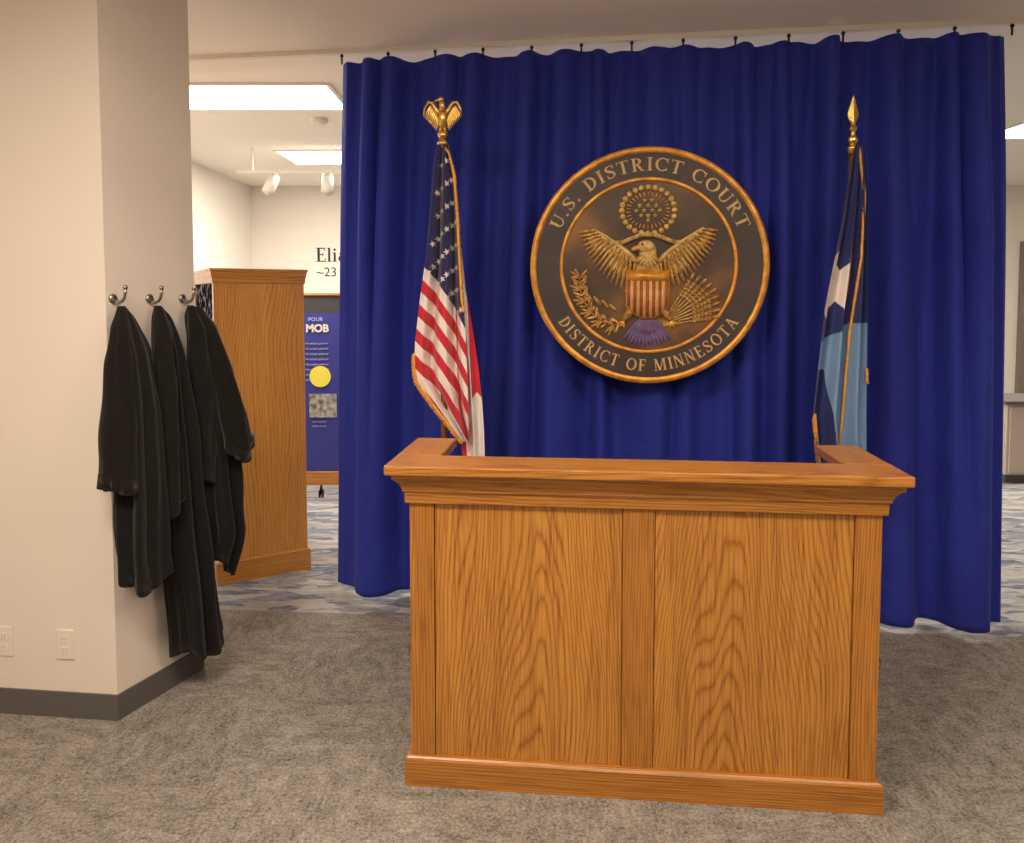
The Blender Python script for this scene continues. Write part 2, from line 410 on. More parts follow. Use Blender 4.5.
# ------------------------------------------------------------ judge's bench
wz=[wood('oak_panel_a','z',c0=-0.36,d0=0.13,slope=0.07,freq=105,wav=0.09),wood('oak_panel_b','z',c0=0.30,d0=0.10,slope=0.085,freq=105,offs=(2,3,1),wav=0.09)]
wst=wood('oak_stile','z',c0=1.3,d0=0.3,slope=0.02,freq=110,light=(192,130,54),mid=(182,118,46),dark=(152,94,36),wav=0.04)
wx=wood('oak_rail','x',c0=0.3,d0=0.05,slope=0.03,freq=110,wav=0.05,light=(194,132,56),mid=(182,119,47)); wy=wood('oak_side','y',c0=0.3,d0=0.05,slope=0.03,freq=110,wav=0.05)
wtop=wood('oak_top','x',c0=1.05,d0=0.06,slope=0.05,freq=95,light=(198,136,60),mid=(187,122,50),wav=0.05)
wtopy=wood('oak_top_side','y',c0=2.3,d0=0.06,slope=0.05,freq=95,light=(198,136,60),mid=(187,122,50),wav=0.05)
bench=empty('judges_bench',(0.405,2.387,0),math.radians(-5.6))
HW,DP=0.745,0.41
def sweepU(nm,prof,mx_,my_,parent=bench,hw=HW,dp=DP):
    def seg(name,fa,fb_,mat):
        n=len(prof); v=[fa(d,z) for d,z in prof]+[fb_(d,z) for d,z in prof]
        f=[(i,(i+1)%n,n+(i+1)%n,n+i) for i in range(n)]+[tuple(range(n-1,-1,-1)),tuple(range(n,2*n))]
        o=fixn(mesh(name,v,f,mat,parent)); return o
    fl=lambda d,z:(-hw-d,-d,z); fr=lambda d,z:(hw+d,-d,z)
    seg(nm+'_front',fl,fr,mx_)
    seg(nm+'_left',lambda d,z:(-hw-d,dp,z),fl,my_)
    seg(nm+'_right',fr,lambda d,z:(hw+d,dp,z),my_)
sweepU('plinth',[(-0.01,0),(0.018,0),(0.018,0.088),(0.014,0.094),(0.010,0.098),(-0.01,0.098)],wx,wy)
sweepU('crown',[(-0.01,0.952),(0.012,0.952),(0.014,0.990),(0.020,0.992),(0.020,0.998),(0.023,1.008),(0.030,1.02),(0.040,1.031),(0.048,1.036),(0.048,1.053),(-0.01,1.053)],wx,wy)
fy=-0.068
box('top_front',-HW-0.068,HW+0.066,fy,0.115,1.053,1.085,wtop,bench,0.005)
box('top_left',-HW-0.068,-HW+0.085,0.1155,DP+0.02,1.053,1.085,wtopy,bench,0.005)
box('top_right',HW-0.085,HW+0.066,0.1155,DP+0.02,1.053,1.085,wtopy,bench,0.005)
box('stile_left',-HW,-HW+0.081,0,0.02,0.098,0.952,wst,bench,0.002)
box('stile_right',HW-0.081,HW,0,0.02,0.098,0.952,wst,bench,0.002)
box('stile_centre',-0.050,0.050,0,0.02,0.098,0.952,wst,bench,0.002)
box('panel_left',-HW+0.083,-0.052,0.006,0.02,0.098,0.952,wz[0],bench,0.001)
box('panel_right',0.052,HW-0.083,0.006,0.02,0.098,0.952,wz[1],bench,0.001)
box('lining_front',-HW+0.02,HW-0.02,0.0201,0.045,0.0,1.053,wst,bench)
for nm,sx in (('left',-1),('right',1)):
    a,b_=sorted((sx*HW,sx*(HW-0.02)))
    box('side_stile_front_'+nm,a,b_,0.0202,0.09,0.098,0.952,wst,bench)
    box('side_stile_back_'+nm,a,b_,DP-0.07,DP,0.098,0.952,wst,bench)
    a2,b2=sorted((sx*(HW-0.006),sx*(HW-0.02)))
    box('side_panel_'+nm,a2,b2,0.09,DP-0.07,0.098,0.952,wz[0],bench)
    a3,b3=sorted((sx*(HW-0.02),sx*(HW-0.045)))
    box('lining_'+nm,a3,b3,0.045,DP,0.0,1.053,wst,bench)
box('writing_shelf',-HW+0.045,HW-0.045,0.045,DP-0.03,0.73,0.755,wtop,bench)

# ------------------------------------------------------------ wooden display cabinet
cab=empty('display_cabinet',(-1.655,4.22,0),math.radians(30))
cw,cd,chh=0.50,0.78,1.785
wc=wood('cabinet_oak','z',c0=0.9,d0=0.05,slope=0.1,freq=55,light=(218,158,78),mid=(210,147,67),dark=(190,126,56),wav=0.10,fine_amt=0.6)
wcx=wood('cabinet_oak_x','x',c0=0.9,d0=0.1,slope=0.03,freq=70,light=(212,150,72),mid=(202,138,62),dark=(178,114,48))
box('carcass',0.02,cw,0,cd,0.1,chh-0.08,wc,cab,0.002)
box('side_frame_front',0.0,0.0199,0,0.05,0.1,chh-0.08,wc,cab,0.002)
box('side_frame_back',0.0,0.0199,cd-0.05,cd,0.1,chh-0.08,wc,cab,0.002)
mfo,ntf,bf=newmat('foil_painted_glints'); _t=ntf.nodes.new('ShaderNodeTexCoord'); _v=ntf.nodes.new('ShaderNodeTexVoronoi'); _v.inputs['Scale'].default_value=26
ntf.links.new(_t.outputs['Object'],_v.inputs['Vector']); _rr=ntf.nodes.new('ShaderNodeValToRGB'); _rr.color_ramp.elements[0].position=0.55; _rr.color_ramp.elements[0].color=lin((26,26,34)); _rr.color_ramp.elements[1].position=0.85; _rr.color_ramp.elements[1].color=lin((170,172,184))  # pale cells are reflections painted into the matte base colour
ntf.links.new(_v.outputs['Distance'],_rr.inputs['Fac']); ntf.links.new(_rr.outputs['Color'],bf.inputs['Base Color']); setin(bf,'Roughness',1.0); setin(bf,'Specular IOR Level',0.0)
box('glass_panel',0.008,0.0198,0.05,cd-0.05,0.1,chh-0.08,mfo,cab)
def ring(nm,prof):
    n=len(prof); V=[];F=[]
    for d,z in prof: V+=[(-d,-d,z),(cw+d,-d,z),(cw+d,cd+d,z),(-d,cd+d,z)]
    for i in range(n-1):
        for k_ in range(4): F.append((i*4+k_,i*4+(k_+1)%4,(i+1)*4+(k_+1)%4,(i+1)*4+k_))
    F.append((3,2,1,0)); F.append(tuple((n-1)*4+q for q in range(4)))
    fixn(mesh(nm,V,F,wcx,cab))
ring('plinth',[(0.014,0),(0.014,0.12),(0.008,0.128),(0,0.13)])
ring('crown',[(0.0,chh-0.082),(0.006,chh-0.08),(0.008,chh-0.05),(0.012,chh-0.04),(0.014,chh-0.02),(0.02,chh-0.012),(0.02,chh)])

# ------------------------------------------------------------ seal
seal=bpy.data.objects.new('court_seal',None); link(seal)
sx=0.655; sc=0.00481
seal.location=(sx,3.688,1.775); seal.rotation_euler=(math.radians(90),0,math.radians(-7.7))
G1=basic('seal_gold',(238,160,66),0.36,metal=0.4,var=0.35,vscale=20)
G2=basic('seal_old_gold',(176,130,66),0.42,metal=0.3,var=0.5,vscale=70)
G3=basic('seal_pale_gold',(214,176,108),0.45,metal=0.2,var=0.35,vscale=50)
D1=basic('seal_band_dark',(66,54,52),0.5,var=0.25,vscale=6)
PU=basic('seal_violet',(112,88,134),0.5,var=0.3,vscale=30)
RU=basic('seal_rust',(168,88,48),0.5,var=0.2,vscale=30)
CR=basic('seal_cream',(228,176,112),0.5,var=0.15,vscale=30)
LET=basic('seal_letter_gold',(214,176,114),0.5,var=0.2,vscale=30)
D2,nt_,b_=newmat('seal_field_bronze')
_N=nt_.nodes;_L=nt_.links;_tc=_N.new('ShaderNodeTexCoord');_n=_N.new('ShaderNodeTexNoise');_n.inputs['Scale'].default_value=2.2;_n.inputs['Detail'].default_value=6
_L.new(_tc.outputs['Object'],_n.inputs['Vector']);_r=_N.new('ShaderNodeValToRGB');_e=_r.color_ramp.elements
_e[0].position=0.36;_e[0].color=lin((54,46,46));_e[1].position=0.68;_e[1].color=lin((156,106,54));_a=_e.new(0.52);_a.color=lin((90,68,48))
_L.new(_n.outputs['Fac'],_r.inputs['Fac']);_L.new(_r.outputs['Color'],b_.inputs['Base Color']);setin(b_,'Roughness',0.4);setin(b_,'Metallic',0.15)
def disc_part(nm,prof,mat,n=128):
    mb=MB(); mb.lathe([(r*sc,z*sc) for r,z in prof],n=n); return mb.make(nm,[mat],seal)
disc_part('backing',[(0.01,-5),(117,-5),(118.5,-4),(118.5,1.5),(117.5,2.8),(115,3.4),(112.5,2.8),(112,1.8)],G1)
disc_part('band',[(112.2,2),(88,2)],D1)
disc_part('inner_ring',[(88.2,2),(88,2.8),(87,3.4),(85.5,3.4),(84.5,2.8),(84.3,1.6)],G1)
disc_part('field',[(84.5,1.6),(0.01,1.6)],D2)
mb=MB()
def arctext(txt,R,a0,a1,h,top=True):
    polys,W_=serif(txt,0.16)
    for p in polys:
        q=[]
        for x,y in p:
            th=math.radians(a0+(a1-a0)*x/W_); r=R+y*h if top else R-y*h
            q.append((r*math.cos(th)*sc,r*math.sin(th)*sc))
        mb.ext(q,1.9*sc,2.6*sc,0)
arctext('U.S. DISTRICT COURT',94.5,157,22,13)
arctext('DISTRICT OF MINNESOTA',106,212,328,12,False)
mb.make('lettering',[LET],seal,smooth=False,fix=True)
mb=MB(); up=(0,0,1)
def P(x,y,h=3): return (x*sc,y*sc,h*sc)
def leafp(a,b,w,t,h,mi): mb.leaf(P(a[0],a[1],h),P(b[0],b[1],h),w*sc,t*sc,up,mi,8,6)
for sgn in (-1,1):
    for layer,(frac,n,mi,w,h) in enumerate(((1.0,17,1,1.9,2.4),(0.70,15,2,1.5,3.4),(0.45,14,1,1.5,4.4),(0.24,12,2,1.5,5))):
        for i in range(n):
            q=i/(n-1)
            rx=12+40*q; ry=6+30*q**0.75
            tx=17+52*q+16*4*q*(1-q)*0.55; ty=-30+64*q-6*4*q*(1-q)*0.6
            ex=rx+(tx-rx)*frac; ey=ry+(ty-ry)*frac
            leafp((sgn*rx,ry),(sgn*ex,ey),w,1.1,h,mi)
    mb.tube([P(sgn*(11+43*q/8),3+34*(q/8)**0.75,4.5) for q in range(9)],[ (2.8-1.6*q/8)*sc for q in range(9)],2,8)
    leafp((sgn*11,-38),(sgn*24,-56),4.5,3,4,1)
    for a in (-30,0,30):
        an=math.radians(-60+a); leafp((sgn*23,-55),(sgn*(23+8*math.cos(an)),-55+8*math.sin(an)),1.3,1.2,4,0)
mb.ell(P(0,-14,3),(15*sc,0,0),(0,32*sc,0),(0,0,3*sc),1)
mb.ell(P(0,13,4.5),(9*sc,0,0),(0,12*sc,0),(0,0,3*sc),2)
for i in range(14):
    an=math.radians(200+i*10); leafp((0,12),(13*math.cos(an),12+15*math.sin(an)),1.6,1,6,2 if i%2 else 1)
mb.ell(P(-2,19,6),(9*sc,0,0),(0,6.4*sc,0),(0,0,3.5*sc),2)
leafp((-7,19),(-17,15.5),2.8,2,7,0)
mb.ell(P(-5.5,21,9.2),(1.2*sc,0,0),(0,1.2*sc,0),(0,0,0.6*sc),6)
for i in range(13):
    an=math.radians(-90+(i-6)*6.5); leafp((0,-46),(38*math.cos(an),-46+36*math.sin(an)),2.4,1.0,2.6,3)
for i in range(8):
    an=math.radians(-90+(i-3.5)*9); leafp((0,-46),(25*math.cos(an),-46+24*math.sin(an)),2.2,1.0,3.6,3)
def yb(x): return -40-12*(1-(abs(x)/20)**2.2)
pts=[(-20,-4)]+[(x,yb(x)) for x in np.linspace(-20,20,25)]+[(20,-4),(10,-6),(0,-3.5),(-10,-6)]
mb.ext([(a*1.07*sc,(b*1.04+0.8)*sc) for a,b in pts],2*sc,6.5*sc,0)
for i in range(13):
    x0=-20+i*40/13; x1=x0+40/13; xs=np.linspace(x0,x1,4)
    pp=[(x*sc,(yb(x)+0.5)*sc) for x in xs]+[(x1*sc,-15*sc),(x0*sc,-15*sc)]
    mb.ext(pp,6*sc,(7.2 if i%2 else 6.9)*sc,4 if i%2==0 else 5)
mb.ext([(-20*sc,-15*sc),(20*sc,-15*sc),(20*sc,-5*sc),(10*sc,-6.5*sc),(0,-4.5*sc),(-10*sc,-6.5*sc),(-20*sc,-5*sc)],6*sc,7.4*sc,0)
bp=[(-46,30),(-38,23),(-26,23),(-14,28),(-6,31),(6,31),(14,28),(26,23),(38,23),(46,30)]
for i in range(len(bp)-1):
    a,b_=bp[i],bp[i+1]; mb.ext([(a[0]*sc,(a[1]-2.2)*sc),(b_[0]*sc,(b_[1]-2.2)*sc),(b_[0]*sc,(b_[1]+2.2)*sc),(a[0]*sc,(a[1]+2.2)*sc)],2*sc,6*sc,2)
gc=(0,55)
for i in range(24):
    a=2*math.pi*i/24; mb.ell(P(gc[0]+26*math.cos(a),gc[1]+23*math.sin(a),2.5),(3.1*sc,0,0),(0,3.1*sc,0),(0,0,2.2*sc),2,10,6)
for i in range(30):
    a=2*math.pi*(i+.5)/30; leafp((gc[0]+17*math.cos(a),gc[1]+14*math.sin(a)),(gc[0]+22*math.cos(a),gc[1]+19*math.sin(a)),0.7,0.8,2.6,0)
def star2(cx,cy,r,h0,h1,mi,n=5,k=0.42):
    p=[]
    for i in range(2*n):
        a=math.pi/2+math.pi*i/n; rr=r if i%2==0 else r*k
        p.append(((cx+rr*math.cos(a))*sc,(cy+rr*math.sin(a))*sc))
    mb.ext(p,h0*sc,h1*sc,mi)
for cy,row in ((65,[-3.5,3.5]),(60,[-8,0,8]),(55,[-11.5,-4,4,11.5]),(50,[-7,0,7]),(45,[0])):
    for x in row: star2(x,cy,3.1,1.5,3.2,2)
br=[(-22,-56),(-34,-60),(-46,-56),(-56,-47),(-63,-36),(-67,-24),(-68,-12)]
mb.tube([P(x,y,2.6) for x,y in br],0.9*sc,1,6)
for i in range(1,len(br)):
    x,y=br[i]; dx,dy=br[i][0]-br[i-1][0],br[i][1]-br[i-1][1]; an=math.atan2(dy,dx)
    for sg,ll in ((1,12),(-1,12),(0.45,11),(1.6,9),(-1.6,8)):
        a=an+sg*0.85; leafp((x,y),(x+ll*math.cos(a),y+ll*math.sin(a)),1.7,1.1,3.2,1)
    mb.sph(P(x+5*math.cos(an-1.9),y+5*math.sin(an-1.9),3.4),1.3*sc,0)
    xm,ym=(br[i][0]+br[i-1][0])/2,(br[i][1]+br[i-1][1])/2
    for sg in (0.9,-0.9): leafp((xm,ym),(xm+10*math.cos(an+sg),ym+10*math.sin(an+sg)),1.5,1.1,3,2 if i%2 else 1)
for i in range(4):
    x=-30-8*i; leafp((x,-46+3*i),(x-8,-38+4*i),2.0,1.2,3,1)
for i in range(9):
    an=math.radians(10+i*6); x0,y0=16,-60+0.6*i; L_=58-abs(i-4)*1.5
    x1,y1=x0+L_*math.cos(an),y0+L_*math.sin(an)
    mb.tube([P(x0,y0,2.6),P(x1,y1,2.6)],0.7*sc,2,6); leafp((x1-4*math.cos(an),y1-4*math.sin(an)),(x1+5*math.cos(an),y1+5*math.sin(an)),1.9,1,3.4,1)
    for q in (0.55,0.62,0.69,0.76,0.83):
        xa,ya=x0+L_*q*math.cos(an),y0+L_*q*math.sin(an)
        for sg in (.5,-.5): leafp((xa,ya),(xa+5*math.cos(an+sg),ya+5*math.sin(an+sg)),0.9,0.6,3,1)
mb.make('eagle_relief',[G1,G2,G3,PU,RU,CR,D1],seal,smooth=True,fix=True)

# ------------------------------------------------------------ flags
PX=0.00448
def cloth(name,parent,u0,rows,colf,off,amp,nf,ph,nx=130,nz=460,fold_skew=0.0,mat=None):
    vs=np.array([r[0] for r in rows],float); Ls=np.array([r[1] for r in rows],float); Rs=np.array([r[2] for r in rows],float)
    def pos(s,v,lift=0.0):
        l=np.interp(v,vs,Ls); r=np.interp(v,vs,Rs)
        u=l+(r-l)*s
        tt=(v-vs[0])/(vs[-1]-vs[0])
        a=amp*min(1,0.35+tt*1.6)*min(1,(r-l)/16+0.15)
        d=a*math.sin(2*math.pi*(nf*s+fold_skew*tt)+ph)+0.35*a*math.sin(2*math.pi*(2*nf*s)+1.3+2*tt)
        return Vector(((u-u0)*PX, off-d-lift, 1.612-(v-300)*0.00452)),u
    V=[];C=[];F=[]
    for j in range(nz+1):
        v=vs[0]+(vs[-1]-vs[0])*j/nz
        for i in range(nx+1):
            p,u=pos(i/nx,v); V.append(p); C.append(colf(u,v))
    for j in range(nz):
        for i in range(nx):
            a=j*(nx+1)+i; F.append((a,a+nx+1,a+nx+2,a+1))
    o=mesh(name,V,F,mat,parent,True)
    ca=o.data.color_attributes.new(name='Col',type='FLOAT_COLOR',domain='POINT')
    ca.data.foreach_set('color',np.array(C,dtype=np.float32).ravel())
    def puv(u,v,lift):
        l=np.interp(v,vs,Ls); r=np.interp(v,vs,Rs); s=(u-l)/max(1e-3,(r-l))
        return pos(s,v,lift)[0]
    return o,puv
M_fl=vcol('flag_cloth')
M_fr=basic('gold_fringe',(236,160,44),0.6,sheen=0.3,var=0.25,vscale=60)
def fringe(name,parent,path,outd,ln,n=260):
    P_=[Vector(p) for p in path]; seg=[(P_[i+1]-P_[i]).length for i in range(len(P_)-1)]; T=sum(seg)
    def at(d):
        for i,s_ in enumerate(seg):
            if d<=s_ or i==len(seg)-1: return P_[i]+(P_[i+1]-P_[i])*min(1,d/max(s_,1e-6))
            d-=s_
    mb=MB(); od=Vector(outd)
    pts=[at(T*i/60) for i in range(61)]
    mb.tube([p+Vector((0,-0.004,0)) for p in pts],0.0055,0,6)
    for i in range(n):
        p=at(T*(i+0.5)/n)+Vector((0,-0.003,0)); e=p+od*ln*(0.85+0.3*random.random())+Vector((random.uniform(-.002,.002),random.uniform(-.004,.004),-0.2*ln))
        mb.tube([p,e],0.0022,0,4)
    mb.make(name,[M_fr],parent)
wpole=wood('pole_wood','z',c0=0.3,slope=0.01,freq=60,light=(150,92,44),mid=(128,74,34),dark=(92,48,20))
def polestand(parent,topz):
    mb=MB(); mb.lathe([(0.0001,0),(0.165,0),(0.168,0.012),(0.16,0.022),(0.11,0.035),(0.05,0.05),(0.032,0.07),(0.026,0.15),(0.022,0.17),(0.0155,0.175)],n=48)
    mb.make('stand_base',[M_gold],parent)
    mb=MB(); mb.tube([(0,0,0.16),(0,0,topz*0.5),(0,0,topz)],0.0145,0,20); mb.make('pole',[wpole],parent)
    mb=MB(); mb.lathe([(0.0145,topz-0.03),(0.02,topz-0.03),(0.02,topz-0.01),(0.024,topz-0.005),(0.024,topz+0.006),(0.016,topz+0.014),(0.012,topz+0.02),(0.0001,topz+0.021)],n=24); mb.make('ferrule',[M_gold],parent)
RED=lin((206,30,50)); WHT=lin((238,226,220)); NAV=lin((38,38,92)); LBL=lin((122,156,198)); DBL=lin((32,44,108))
uf=empty('us_flag',(-0.306,3.40,0))
polestand(uf,2.30)
mb=MB(); zt=2.32
mb.sph((0,0,zt+0.018),0.022)
mb.ell((0,0,zt+0.085),(0.020,0,0),(0,0.020,0.004),(0.0,-0.006,0.044))
mb.tube([(0,-0.004,zt+0.115),(0,-0.008,zt+0.145),(-0.004,-0.012,zt+0.160)],[0.016,0.012,0.011])
mb.ell((-0.006,-0.014,zt+0.168),(0.015,0,0),(0,0.013,0),(0,0,0.012)); mb.leaf((-0.014,-0.018,zt+0.168),(-0.034,-0.022,zt+0.158),0.005,0.005,up)
for sg in (-1,1):
    for i in range(8):
        q=i/7
        r0=Vector((sg*(0.014+0.038*q),0.004,zt+0.10+0.050*q)); ti=Vector((sg*(0.030+0.050*q),0.012,zt+0.040+0.055*q))
        mb.leaf(r0,ti,0.0070,0.004,(0,1,0))
    mb.tube([(sg*0.01,0,zt+0.095),(sg*0.026,0,zt+0.128),(sg*0.044,0.004,zt+0.158),(sg*0.062,0.006,zt+0.162),(sg*0.078,0.008,zt+0.135),(sg*0.083,0.01,zt+0.10)],[0.010,0.010,0.009,0.008,0.006,0.003])
    mb.tube([(sg*0.008,0,zt+0.055),(sg*0.010,-0.006,zt+0.03)],[0.008,0.005])
for i in range(5): mb.leaf((0,0.006,zt+0.06),((i-2)*0.011,0.022,zt+0.018),0.006,0.003,(0,1,0))
mb.make('eagle_finial',[M_gold],uf)
def usq(u,v):
    x=u-425; return (v-262)-1.0*x-0.012*max(0,x)*abs(x)
def uscol(u,v):
    q=usq(u,v)
    if q<6: return NAV
    return RED if int(math.floor((q-6)/13.5))%2==1 else WHT
rows=[(150,439,450),(165,436,454),(180,434,457),(220,431,460),(260,427,462),(300,421,464),(340,416,466),(365,415,467),(380,417,467.5),(390,424,468),(405,435,468),(425,451,468.5),(440,463,469)]
o,puv=cloth('flag_front',uf,443,rows,uscol,-0.035,0.034,2.2,0.5,mat=M_fl)
mb=MB()
rv=[r[0] for r in rows]; rl=[r[1] for r in rows]; rr_=[r[2] for r in rows]
for a in range(-1,16):
    for b_ in range(-1,7):
        qq=-4-11*a; xx=434+ (b_*9+ (4.5 if a%2 else 0))
        x=xx-425; v=262+qq+1.0*x+0.012*x*abs(x)
        if v<163 or v>330: continue
        l=np.interp(v,rv,rl); r_=np.interp(v,rv,rr_)
        if xx-4<l or xx+3>r_: continue
        pl=[]
        for i in range(10):
            an=math.pi/2+math.pi*i/5+0.4; rr=3.5 if i%2==0 else 1.5
            pl.append(puv(xx+rr*math.cos(an),v-rr*math.sin(an),0.0035))
        mb.add([puv(xx,v,0.0035)]+pl,[(0,1+i,1+(i+1)%10) for i in range(10)])
mb.make('stars',[basic('star_white',(232,224,220),0.8)],uf,smooth=False)
rows2=[(250,456,461),(290,455,465),(330,456,472),(370,457,478),(400,458,481),(430,460,483),(470,462,484)]
def uscol2(u,v):
    if v>392+abs(u-476)*1.2 and u>468: return WHT
    k=int(math.floor((u-458-(v-300)*0.05)/8.5))
    return RED if k%2==1 or k>=2 else WHT
cloth('flag_back',uf,443,rows2,uscol2,0.0,0.018,1.6,2.0,nx=80,nz=200,mat=M_fl)
bot=[(415,352),(415,366),(417,379),(424,390),(435,405),(451,425),(463,440)]
fringe('fringe_bottom',uf,[puv(a,b_,0.004) for a,b_ in bot],(-0.6,0,-0.5),0.016,170)
rt=[(443,149),(450,158),(455,180),(458,220),(460,260),(462,300),(464,312)]
fringe('fringe_edge',uf,[puv(min(a,np.interp(b_,rv,rr_)),max(b_,151),0.004) for a,b_ in rt],(0.7,0,-0.3),0.011,220)

mf=empty('state_flag',(1.482,3.35,0))
polestand(mf,2.27)
mb=MB(); zt=2.29
mb.lathe([(0.012,zt-0.005),(0.016,zt),(0.022,zt+0.012),(0.022,zt+0.022),(0.012,zt+0.035),(0.010,zt+0.05),(0.015,zt+0.058),(0.018,zt+0.068),(0.012,zt+0.08),(0.010,zt+0.09)],n=24)
b0=[(0.0,0.0),(0.010,0.004),(0.020,0.022),(0.024,0.042),(0.019,0.062),(0.012,0.085),(0.005,0.112),(0.0,0.125)]
n=len(b0); V=[]; F=[]
for x,z in b0: V+=[(x,0,zt+0.085+z),(0,-0.007*(1-z/0.13)-0.001,zt+0.085+z),(-x,0,zt+0.085+z),(0,0.007*(1-z/0.13)+0.001,zt+0.085+z)]
for i in range(n-1):
    for k_ in range(4): F.append((i*4+k_,i*4+(k_+1)%4,(i+1)*4+(k_+1)%4,(i+1)*4+k_))
mb.add(V,F); mb.make('spear_finial',[M_gold],mf,smooth=False)
Fv=[155,200,260,330,400,445,475]; Fu=[857,862,858,851.5,848,846.5,846]
def mncol(u,v):
    f=np.interp(v,Fv,Fu)
    if u<f:
        def tri(a,b,c):
            s1=(b[0]-a[0])*(v-a[1])-(b[1]-a[1])*(u-a[0]); s2=(c[0]-b[0])*(v-b[1])-(c[1]-b[1])*(u-b[0]); s3=(a[0]-c[0])*(v-c[1])-(a[1]-c[1])*(u-c[0])
            return (s1>=0 and s2>=0 and s3>=0) or (s1<=0 and s2<=0 and s3<=0)
        if tri((837,250),(830,300),(845,296)) or tri((849,262),(831,284),(845,300)) or tri((825,320),(829,276),(843,292)) or tri((847,318),(831,290),(845,284)): return WHT
        if v<322+ (f-u)*0.7: return DBL
        if v>368 and u<827+(v-368)*0.12+2: return DBL
        return LBL
    if v<322: return DBL
    return LBL
rowsm=[(152,853,861),(165,850,863),(180,848,865),(220,843,867),(260,836,868),(310,827,869),(370,821,870),(412,817,871),(440,821,872),(475,826,872)]
o,pm=cloth('flag_cloth_panel',mf,853,rowsm,mncol,-0.03,0.036,2.6,2.6,nx=130,nz=420,mat=M_fl)
fringe('fringe_fold',mf,[pm(a,b_,0.006) for a,b_ in zip(Fu[0:6],Fv[0:6])],(-0.5,-0.2,-0.5),0.013,260)
fringe('fringe_corner',mf,[pm(a,b_,0.004) for a,b_ in ((817.5,410),(820,430),(823,442),(827,460))],(-0.5,0,-0.6),0.02,60)
fringe('fringe_right',mf,[pm(a,b_,0.004) for a,b_ in ((869.0,366),(869.5,372),(869.8,380))],(0.6,0,-0.5),0.014,26)

# ------------------------------------------------------------ robes on hooks
def W(e,n_,z): return Vector((Nn.x+ev.x*e+nv.x*n_, Nn.y+ev.y*e+nv.y*n_, z))
M_robe=basic('black_robe_cloth',(25,22,21),0.9,bump=0.3,bscale=30,sheen=0.14,spec=0.1)
def loft(name,secs,parent,k=7,fa=0.16,ph=0.0,nr=90,ns=140,hem=0.012):
    src=np.arange(len(secs)); idx=np.linspace(0,len(secs)-1,nr); A=np.array(secs,float); V=[];F=[]
    def sm(col):
        y=np.interp(idx,src,A[:,col]); kern=np.ones(7)/7; yp=np.pad(y,3,mode='edge'); o_=np.convolve(yp,kern,'valid'); o_[0]=y[0]; o_[-1]=y[-1]; return o_
    z,ec,nc,ew,nw=[sm(i) for i in range(5)]
    for j in range(nr):
        t=j/(nr-1)
        for i in range(ns):
            th=2*math.pi*i/ns
            a=fa*(0.45+0.55*min(1,t*1.5))
            cr=1-abs(math.sin(0.5*(k*th+ph+1.1*t)))
            w1=math.sin(k*th+ph+0.9*math.sin(2.2*t+ph))
            r=1+a*0.35*w1-a*1.1*cr**2.2+0.45*a*math.sin((2*k-3)*th+2.1*ph-2*t)+0.3*a*math.sin(3*th+5*t+ph)
            r+=0.06*math.sin(7*t*math.pi+3*math.sin(th+ph))*math.sin(2*th+ph)
            e=ec[j]+ew[j]*r*math.cos(th); n_=nc[j]+nw[j]*r*math.sin(th)
            n_=max(n_,0.004)
            V.append(W(e,n_,z[j]+(hem*math.sin(2*th+ph)*max(0,(t-0.85)/0.15))))
    for j in range(nr-1):
        for i in range(ns):
            F.append((j*ns+i,j*ns+(i+1)%ns,(j+1)*ns+(i+1)%ns,(j+1)*ns+i))
    F.append(tuple(range(ns)))
    base=len(V); c=W(ec[-1],nc[-1],z[-1])
    for i in range(ns):
        p=V[(nr-1)*ns+i]; V.append(c+(p-c)*0.93+Vector((0,0,0.05)))
    for i in range(ns): F.append(((nr-1)*ns+i,(nr-1)*ns+(i+1)%ns,base+(i+1)%ns,base+i))
    F.append(tuple(base+i for i in range(ns)))
    o=mesh(name,V,F,M_robe,parent,True); fixn(o); return o
r1=empty('judicial_robe')
loft('body',[(1.590,0.03,0.045,0.010,0.014),(1.55,0.035,0.055,0.034,0.032),(1.42,0.045,0.08,0.068,0.055),(1.2,0.05,0.095,0.085,0.07),(0.9,0.045,0.105,0.10,0.075),(0.65,0.04,0.105,0.095,0.075),(0.55,0.05,0.11,0.10,0.075)],r1,6,0.24,0.4,hem=0.035)
loft('sleeve_near',[(1.585,0.02,0.055,0.014,0.016),(1.51,0.000,0.075,0.038,0.030),(1.38,-0.02,0.088,0.055,0.042),(1.15,-0.04,0.10,0.074,0.055),(0.925,-0.05,0.105,0.088,0.062)],r1,4,0.16,1.4,hem=0.02)
r2=empty('judicial_robe.001')
loft('body',[(1.590,0.20,0.045,0.010,0.014),(1.55,0.205,0.058,0.034,0.032),(1.4,0.215,0.085,0.062,0.055),(1.1,0.225,0.10,0.08,0.07),(0.8,0.245,0.105,0.09,0.075),(0.5,0.275,0.105,0.105,0.08),(0.17,0.305,0.11,0.120,0.08)],r2,6,0.24,2.0,hem=0.03)
loft('sleeve_near',[(1.585,0.19,0.06,0.014,0.016),(1.50,0.178,0.09,0.034,0.036),(1.3,0.160,0.115,0.048,0.05),(1.05,0.15,0.125,0.060,0.055),(0.80,0.15,0.125,0.072,0.06)],r2,4,0.2,0.3,hem=0.03)
r3=empty('judicial_robe.002')
loft('body',[(1.590,0.37,0.045,0.010,0.014),(1.54,0.375,0.068,0.044,0.042),(1.4,0.390,0.095,0.072,0.065),(1.1,0.405,0.11,0.086,0.08),(0.8,0.42,0.12,0.10,0.08),(0.62,0.43,0.125,0.105,0.085),(0.48,0.40,0.115,0.085,0.07)],r3,6,0.24,3.3,hem=0.05)
